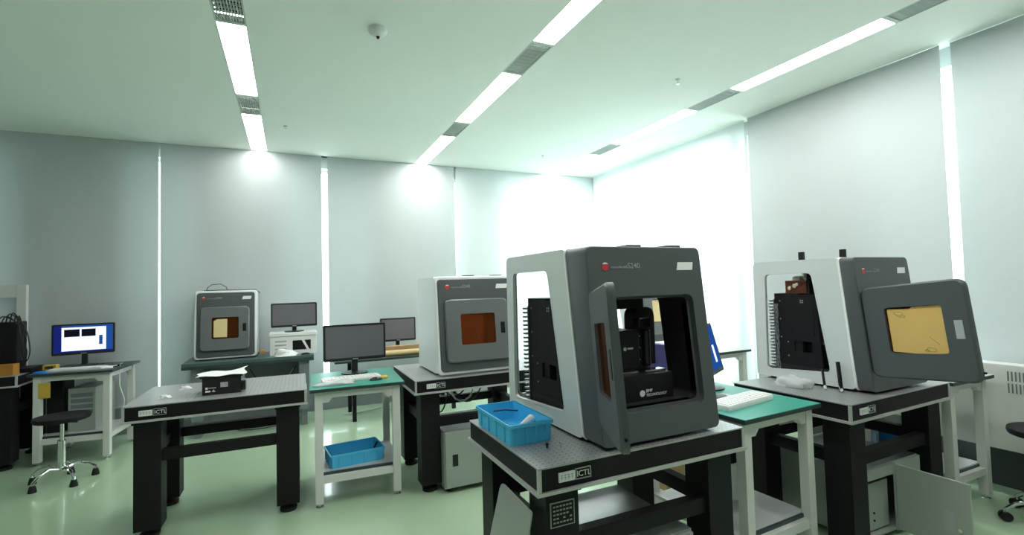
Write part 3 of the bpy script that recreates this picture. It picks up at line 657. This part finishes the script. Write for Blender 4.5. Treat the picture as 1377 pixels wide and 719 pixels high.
for i in range(n+1):
    for j in range(n+1):
        a, b = i/n, j/n; vs.append((-.545+.27*a+.012*math.sin(b*7), 3.58+.22*b+.01*math.sin(a*9), T+.1165+.003+.003*math.sin(a*11+b*5)+(.035*max(0, a-.78)/.22*max(0, b-.4) )))
for i in range(n):
    for j in range(n): q = i*(n+1)+j; fs.append((q, q+n+1, q+n+2, q+1))
o = MB().add(vs, fs).build('paper_sheet', 'tissue', None, True); tag(o, 'rumpled white sheet lying on the black box', 'paper')
# middle bench items
r = thing('keyboard', 'white wrapped keyboard below the middle monitor', 'keyboard', (.195, 3.60, W), 2)
bx(0, .40, 0, .14, 0, .018, bev=.006).build('body', 'wplas', r)
mb = MB()
for i in range(14):
    for j in range(5): mb.box(.015+i*.0268, .037+i*.0268, .012+j*.025, .032+j*.025, .018, .022)
o = mb.build('keys', 'wplas', r); o['kind'] = 'stuff'
blob('plastic_bag', (.29, 3.54, W+.0), (.14, .045, .022), 'bag', 'clear crumpled bag in front of the middle keyboard', 'bag', 8, .5)
o = blob('computer_mouse', (.545, 3.56, W), (.045, .026, .02), 'blackg', 'black mouse lying on the middle green bench', 'mouse', 2, .05)
o = blob('tape_roll', (.61, 3.60, W), (.03, .025, .022), 'yellow', 'small pale yellow and black item right of the middle mouse', 'tool', 6, .1)
# left bench items
r = thing('keyboard', 'white keyboard in front of the lit monitor on the left bench', 'keyboard', (-1.93, 5.50, W), -6)
bx(0, .40, 0, .13, 0, .02, bev=.006).build('body', 'wplas', r)
mb = MB()
for i in range(14):
    for j in range(5): mb.box(.015+i*.0268, .037+i*.0268, .012+j*.023, .030+j*.023, .02, .024)
o = mb.build('keys', 'wplas', r); o['kind'] = 'stuff'
o = blob('blue_pouch', (-1.955, 5.49, W), (.06, .03, .02), 'blued', 'blue pouch at the left end of the left keyboard', 'pouch', 4, .15)
o = blob('computer_mouse', (-1.52, 5.52, W), (.055, .032, .025), 'wplas', 'white mouse at the right end of the left keyboard', 'mouse', 2, .03)
o = MB().tube([(-1.50, 5.56, W+.01), (-1.44, 5.62, W+.012), (-1.425, 5.55, W-.03), (-1.42, 5.52, .62), (-1.39, 5.55, .48), (-1.41, 5.56, .33)], .005, 6).build('mouse_cable', 'cablew'); tag(o, 'white cable hanging over the right end of the left bench', 'cable')
o = bx(-1.50, -1.44, 5.60, 5.72, W, W+.02, bev=.004).build('black_adapter', 'blackg'); tag(o, 'small black adapter behind the white mouse', 'adapter')
o = bx(-1.96, -1.88, 5.30+.16, 5.46+.005, .57, .70).build('yellow_notice', 'yellow'); tag(o, 'yellow label on the front left leg of the left bench', 'label')
# computer tower + things under the left bench
r = thing('computer_tower', 'beige computer tower on the shelf of the left bench', 'computer', (-1.80, 5.58, .236), -6)
bx(0, .20, 0, .38, 0, .38, bev=.004).build('case', 'cab', r); 
for k in range(4): bx(.02, .18, -.003, 0, .30-k*.05, .335-k*.05).build('drive_cover', 'panel', r)
o = bx(-1.96, -1.84, 5.62, 5.85, .236, .70, bev=.01).build('black_case', 'black'); tag(o, 'tall black case on the left bench shelf behind the stool', 'case')
# ------------------------------------------------------------------ stools
def stool(x, y, seatz, rs, rb, label, rot=0, castor=False):
    r = thing('stool', label, 'stool', (x, y, 0), rot, 'round black stools')
    MB().lathe([(rs*.80, -.045), (rs*.97, -.038), (rs, -.02), (rs*.98, -.006), (rs*.7, 0), (rs*.2, .002)], (0, 0, seatz), 28).build('seat', 'black', r, True)
    MB().lathe([(.05, -.06), (.055, -.046)], (0, 0, seatz), 12).build('seat_plate', 'chrome', r)
    MB().lathe([(.014, .18), (.014, seatz-.055)], n=12).build('gas_rod', 'chrome', r, True); MB().lathe([(.026, .09), (.026, seatz*.62)], n=14).build('column', 'chrome', r, True)
    MB().tube([(.02, 0, seatz-.06), (.09, .01, seatz-.075)], .006, 6).build('lever', 'black', r)
    for k in range(5):
        a = 2*PI*k/5; e = lambda t, z: (t*math.cos(a), t*math.sin(a), z)
        l = MB().tube([e(.015, .10), e(rb*.45, .125), e(rb*.8, .10), e(rb, .065), e(rb, .05)], .011, 8).build('base_arm', 'chrome', r, True)
        if castor:
            t_ = MB(); c = Vector(e(rb, .028)); d = Vector((-math.sin(a), math.cos(a), 0)); t_.tube([c-d*.022, c-d*.006], .026, 14).tube([c+d*.006, c+d*.022], .026, 14); t_.build('castor', 'rubber', l)
        else: MB().lathe([(.026, 0), (.024, .02), (.016, .05)], e(rb, 0), 12).build('glide', 'rubber', l, True)
stool(-1.625, 4.93, .515, .175, .20, 'black round stool with chrome base in front of the left bench', 20)
stool(3.885, 1.245, .53, .19, .235, 'black stool on castors cut off by the right edge', 64, True)

# ------------------------------------------------------------------ cabinets under tables
def cabinet(x, y, wd, d, h, label, closed=True, doorw=None):
    r = thing('steel_cabinet', label, 'cabinet', (x, y, 0)); t = .012; b = .03
    MB().box(0, wd, 0, d, h-t, h, bev=.003).build('top', 'steelp', r)
    mb = MB().box(0, t, 0, d, b, h-t).box(wd-t, wd, 0, d, b, h-t).box(t, wd-t, d-t, d, b, h-t).box(t, wd-t, 0, d-t, b, b+t); mb.build('carcass', 'cab', r)
    for fx in (.04, wd-.04):
        for fy in (.04, d-.04): MB().lathe([(.015, 0), (.015, b)], (fx, fy, 0), 10).build('foot', 'rubber', r)
    if closed:
        dr = bx(.006, wd-.006, -.016, -.001, b+.006, h-.008, bev=.003).build('door', 'cab', r)
        bx(.055, .095, -.018, -.014, h*.43, h*.62, bev=.002).build('handle', 'blackg', dr); MB().tube([(.033, -.022, h*.48), (.033, -.015, h*.48)], .006, 10).build('lock', 'chrome', dr)
    else:
        fx = wd-doorw if doorw else 0
        bx(.30, wd, -.012, 0, b, h-.004).build('fixed_front', 'cab', r)
        bx(t, .30, .0, .01, h-.07, h-t).build('drawer_front', 'cab', r); bx(t, .285, .025, .035, b+t+.01, h-.10).build('inner_unit', 'cab', r)
        for zz in (.10, .14): MB().tube([(.15, .021, zz), (.15, .026, zz)], .006, 8).build('inner_knob', 'black', r)
        dr = bx(.298, .310, -.335, -.014, b+.01, h-.012, bev=.002).build('door', 'cab', r)
        bx(.2965, .298, -.265, -.225, .13, .225).build('lock_plate', 'sgrey', dr); MB().tube([(.290, -.290, .15), (.298, -.290, .15)], .010, 10).build('lock', 'chrome', dr)
    return r
cabinet(.957, 3.295, .50, .50, .42, 'grey steel cabinet with closed door under the rear machine table')
cabinet(.97, 1.53+.03, .53, .50, .40, 'grey steel cabinet under the foreground table, worn top', True)
cabinet(2.71, 1.60, .54, .50, .40, 'grey steel cabinet with its door hanging open at right', False)
o = bx(-2.915, -2.265, 5.53, 5.97, .03, .43, bev=.004).build('black_cabinet', 'black'); tag(o, 'black cabinet under the far left dark table', 'cabinet')
o = MB().box(-2.25, -2.09, 5.44, 5.56, .0, .69).build('black_panel', 'black'); 
bpy.data.objects.remove(o)
# leaning plate by foreground table
pts = [(1.62, 0), (1.90, 0), (1.885, .62), (1.60, .60)]
mb = MB(); o_ = rquad([(1.60, 0), (1.95, 0), (1.885, .61), (1.60, .60)], [.005, .005, .03, .01], 3)
pl = lambda p, o: (.66+.125*p.y/.6+o, p.x, p.y)
mb.loft([[pl(p, 0) for p in o_], [pl(p, .006) for p in o_]], cyc=False); o = mb.build('metal_sheet', 'cab'); tag(o, 'grey metal sheet leaning against the foreground table side', 'metal sheet')
# items on the open cabinet
o = bx(2.88, 3.06, 1.72, 1.86, .40, .425, bev=.003).build('grey_drive', 'sgrey'); tag(o, 'flat grey box on top of the open cabinet at right', 'box')
o = bx(2.74, 2.80, 1.68, 1.71, .40, .415, bev=.002).build('adapter', 'wplas'); tag(o, 'small white adapter on top of the open cabinet', 'adapter')
o = MB().tube([(2.78, 1.75, .41), (2.83, 1.80, .44), (2.80, 1.86, .42), (2.74, 1.83, .45), (2.76, 1.76, .42)], .007, 6).build('cable_coil', 'cable'); tag(o, 'black cable heap on the open cabinet beside the table leg', 'cable')
# right bench shelf boxes
r = thing('blue_carton', 'blue and white carton on the shelf of the right edge bench', 'box', (3.62, 1.80, .266), 0)
bx(0, .16, 0, .2, 0, .15, bev=.003).build('blue_part', 'blued', r); bx(0, .16, 0, .2, .15, .24, bev=.003).build('white_part', 'wplas', r)
o = bx(3.88, 4.05, 1.85, 2.02, .266, .34, bev=.02).build('dark_pouch', 'black'); tag(o, 'dark low case on the right bench shelf', 'case')
# cardboard box + white case behind
o = bx(2.30, 2.50, 2.60, 2.90, 0, .52, bev=.004).build('cardboard_box', 'card'); tag(o, 'brown cardboard box on the floor behind the foreground table', 'box')
r = thing('storage_case', 'white and black case on the lower shelf of the right green bench', 'case', (2.08, 1.95, .217), 0)
bx(0, .22, 0, .25, 0, .20, bev=.006).build('white_body', 'wplas', r); bx(0, .22, 0, .25, .20, .26, bev=.006).build('black_band', 'blackg', r)
o = MB().tube([(2.19+.08*math.cos(a*.5), 2.05+.07*math.sin(a*.5), .487+.006*a/6) for a in range(26)], .007, 6).build('cable_coil', 'cable'); tag(o, 'black cable coiled on the white case under the green bench', 'cable')
# W2 bench top items
r = thing('keyboard', 'white keyboard on the green bench right of the foreground printer', 'keyboard', (1.93, 1.73, W), 9)
q = rquad([(0, 0), (.42, 0), (.42, .13), (0, .13)], .02, 4); MB().loft([[(p.x, p.y, 0) for p in q], [(p.x, p.y, .020) for p in q], [(p.x*.98+.004, p.y*.94+.004, .026) for p in q]], cyc=False).build('body', 'wplas', r, True)
mb = MB()
for i in range(15):
    for j in range(5): mb.box(.018+i*.0262, .040+i*.0262, .014+j*.021, .031+j*.021, .026, .029)
o = mb.build('keys', 'wplas', r); o['kind'] = 'stuff'
r = thing('mouse_pad', 'pale green glassy pad behind the right keyboard', 'mouse pad', (1.98, 1.885, W), 5); bx(0, .25, 0, .12, 0, .003).build('pad', 'shelf', r)
blob('computer_mouse', (2.12, 1.955, W+.003), (.05, .028, .018), 'panel', 'dark mouse on the pale pad of the right green bench', 'mouse', 2, .04)
r = thing('controller_box', 'purple sided white instrument glimpsed through the foreground printer', 'instrument', (1.885, 2.10, W), 0)
bx(0, .045, 0, .16, 0, .29, bev=.004).build('purple_side', 'purple', r); bx(.046, .14, 0, .16, 0, .29, bev=.004).build('white_front', 'wplas', r); bx(.06, .13, -.003, 0, .17, .28).build('display', 'blackg', r)
# clear bag and stands in front of the right machine
blob('plastic_bag', (2.70, 1.93, T), (.06, .10, .055), 'bag', 'clear crumpled bag beside the right open printer', 'bag', 8, .45)
for i, (a, b) in enumerate(((2.745, 1.78), (2.76, 1.70))):
    r = thing('usb_clip', ['thin black clip leaning on the right printer, the further one', 'thicker black clip leaning on the right printer, the nearer one'][i], 'clip', (a, b, T))
    MB().tube([(0, 0, .0), (.028, .03, .11+.05*i)], .007+.004*i, 8).build('body', 'blackg', r); MB().tube([(-.012, -.01, .003), (.004, .004, .02)], .009, 8).build('tip', 'chrome', r)
# slate bench things
r = thing('instrument_box', 'white bench instrument under the back wall monitor', 'instrument', (-.205, 5.73, .75), 0)
bx(0, .46, 0, .30, 0, .20, bev=.006).build('case', 'wplas', r); bx(-.005, .465, -.01, .31, .20, .235, bev=.006).build('lid', 'wplas', r)
bx(.22, .40, -.003, 0, .05, .15).build('display', 'blackg', r)
for k in range(3): bx(.05, .16, -.003, 0, .06+k*.04, .075+k*.04).build('button_row', 'cab', r)
MB().loft([[(.31, -.005, .15), (.335, -.005, .15), (.385, -.005, .05), (.36, -.005, .05)], [(.31, -.003, .15), (.335, -.003, .15), (.385, -.003, .05), (.36, -.003, .05)]], cyc=False).build('handle_strap', 'wplas', r)
o = blob('plastic_bag', (-.05, 5.665, .75), (.11, .045, .06), 'bagw', 'white crumpled bag on the slate bench below the instrument', 'bag', 9, .35)
o = blob('black_clamp', (.14, 5.66, .75), (.05, .03, .02), 'black', 'small black clamp at the right end of the slate bench', 'tool', 4, .1)
r = thing('tape_dispenser', 'small grey and orange box right of the small printer', 'box', (-.30, 5.66, .75)); bx(0, .055, 0, .05, 0, .04, bev=.003).build('base', 'panel', r); bx(.005, .05, .005, .045, .04, .075, bev=.004).build('orange_top', 'orange', r)
o = MB().tube([(-.80, 5.95, 1.456), (-.79, 5.95, 1.49), (-.75, 5.95, 1.52), (-.67, 5.95, 1.525), (-.62, 5.95, 1.49), (-.61, 5.95, 1.456)], .004, 6).tube([(-.82, 5.92, 1.457), (-.66, 5.92, 1.460), (-.48, 5.90, 1.456), (-.34, 5.92, 1.457), (-.30, 5.92, 1.42)], .005, 6).build('cable_loop', 'cable'); tag(o, 'black cable looping on top of the small back wall printer', 'cable')
# far left stuff
r = thing('black_machine', 'black upright machine with hanging cables at the far left edge', 'machine', (-2.40, 5.60, T), 0)
bx(-.25, .34, 0, .25, 0, .035).build('base', 'black', r); bx(.06, .24, .02, .2, .035, .44, bev=.01).build('column', 'black', r); bx(-.25, .02, .0, .2, .30, .44, bev=.01).build('arm', 'blackg', r); bx(-.2, .0, .05, .2, .035, .26).build('lower_block', 'panel', r)
for k in range(6):
    rn = random.Random(k+3).uniform; kp = [Vector((.10+.02*k, .05+.02*k, .44)), Vector((.15+.02*k, .03, .50+rn(-.02, .03))), Vector((.24+rn(0, .04), .02, .42+rn(-.03, .03))), Vector((.29+rn(-.02, .03), .01, .30+rn(-.03, .03))), Vector((.31+rn(-.05, .02), .02, .18+rn(-.03, .04))), Vector((.27+rn(-.02, .03), .03, .05))]
    cr = []
    for j in range(len(kp)-1):
        p0, p1, p2, p3 = kp[max(j-1, 0)], kp[j], kp[j+1], kp[min(j+2, len(kp)-1)]
        for t_ in (0, .25, .5, .75): cr.append(.5*((2*p1)+(p2-p0)*t_+(2*p0-5*p1+4*p2-p3)*t_**2+(3*p1-p0-3*p2+p3)*t_**3))
    MB().tube(cr, .005, 6).build('cable', 'cable', r, True)
o = bx(-2.38, -2.12, 5.46, 5.57, T+.0, T+.09, bev=.005).build('orange_case', 'orange'); tag(o, 'brown orange case at the front of the far left table', 'case')
r = thing('yellow_multimeter', 'yellow handheld meter beside the brown orange case', 'meter', (-2.02, 5.70, W), -6); bx(0, .10, 0, .06, 0, .045, bev=.006).build('body', 'yellow', r); bx(.02, .08, -.002, 0, .012, .034).build('display', 'textd', r)
r = thing('rack_frame', 'white upright frame against the back wall at the far left', 'frame', (-3.20, 6.15, 0))
for nm, bb in (('post', (.0, .07, 0, .05, 0, 1.56)), ('post', (.83, .90, 0, .05, 0, 1.56)), ('top_bar', (.07, .83, 0, .05, 1.44, 1.56))): bx(*bb, bev=.003).build(nm, 'white', r)
# cables under tables
def cab_run(pts, label, m='cable', rad=.006, parent=None):
    o = MB().tube(pts, rad, 6).build('floor_cable', m, None, True); tag(o, label, 'cable')
def sag(a, b, dz, n=9):
    return [tuple(a[i]+(b[i]-a[i])*t+((-dz*4*t*(1-t)) if i == 2 else 0) for i in range(3)) for t in [k/n for k in range(n+1)]]
cab_run(sag((-.40, 5.85, .62), (.05, 5.83, .62), .22), 'dark cable sagging under the slate bench')
cab_run(sag((-.50, 5.95, .60), (.02, 5.9, .58), .28), 'second cable sagging under the slate bench, lower one', 'cablew')
cab_run([(-.3+.22*math.cos(a*.55), 5.80+.12*math.sin(a*.55), .012+.0015*a) for a in range(24)], 'cable coiled on the floor under the slate bench')
cab_run([(.55+.1*k, 5.9-.05*math.sin(k*1.3), .012+.02*abs(math.sin(k))) for k in range(8)], 'pale cable along the floor by the back wall', 'cablew')
for k, (xa, xb) in enumerate(((1.05, 1.35), (1.15, 1.5), (1.0, 1.2))):
    cab_run(sag((xa, 3.75+.05*k, .69), (xb, 3.80+.05*k, .69), .14+.07*k), ['upper', 'middle', 'lowest'][k]+' cable hanging beneath the closed printer table')
cab_run([(1.25+.09*math.cos(a*.5), 3.75, .60+.09*math.sin(a*.5)) for a in range(14)], 'pale cable loop hanging beneath the closed printer table', 'cablew', .008)
for k, xa in enumerate((.98+.12, 1.25, 1.38)):
    cab_run([(xa, 2.05, .69), (xa+.01, 2.05, .60), (xa-.01, 2.05, .53+.03*k)], ['short cable end hanging left', 'short cable end hanging midway', 'short cable end hanging right'][k]+' under the foreground table', 'cable', .004)
# fan coil unit on the right wall
r = thing('fan_coil_unit', 'white low heater casing with slots along the right wall', 'heater', (XR-.20-.03, 1.2, .30), 0)
bx(0, .11, -2.2, 1.25, 0, .54, bev=.006).build('casing', 'white', r)
for row in (0, 1):
    for k in range(40):
        yy = .295-k*.018; bx(-.002, 0, yy, yy+.007, .365+row*.075, .425+row*.075).build('slot', 'panel', r)
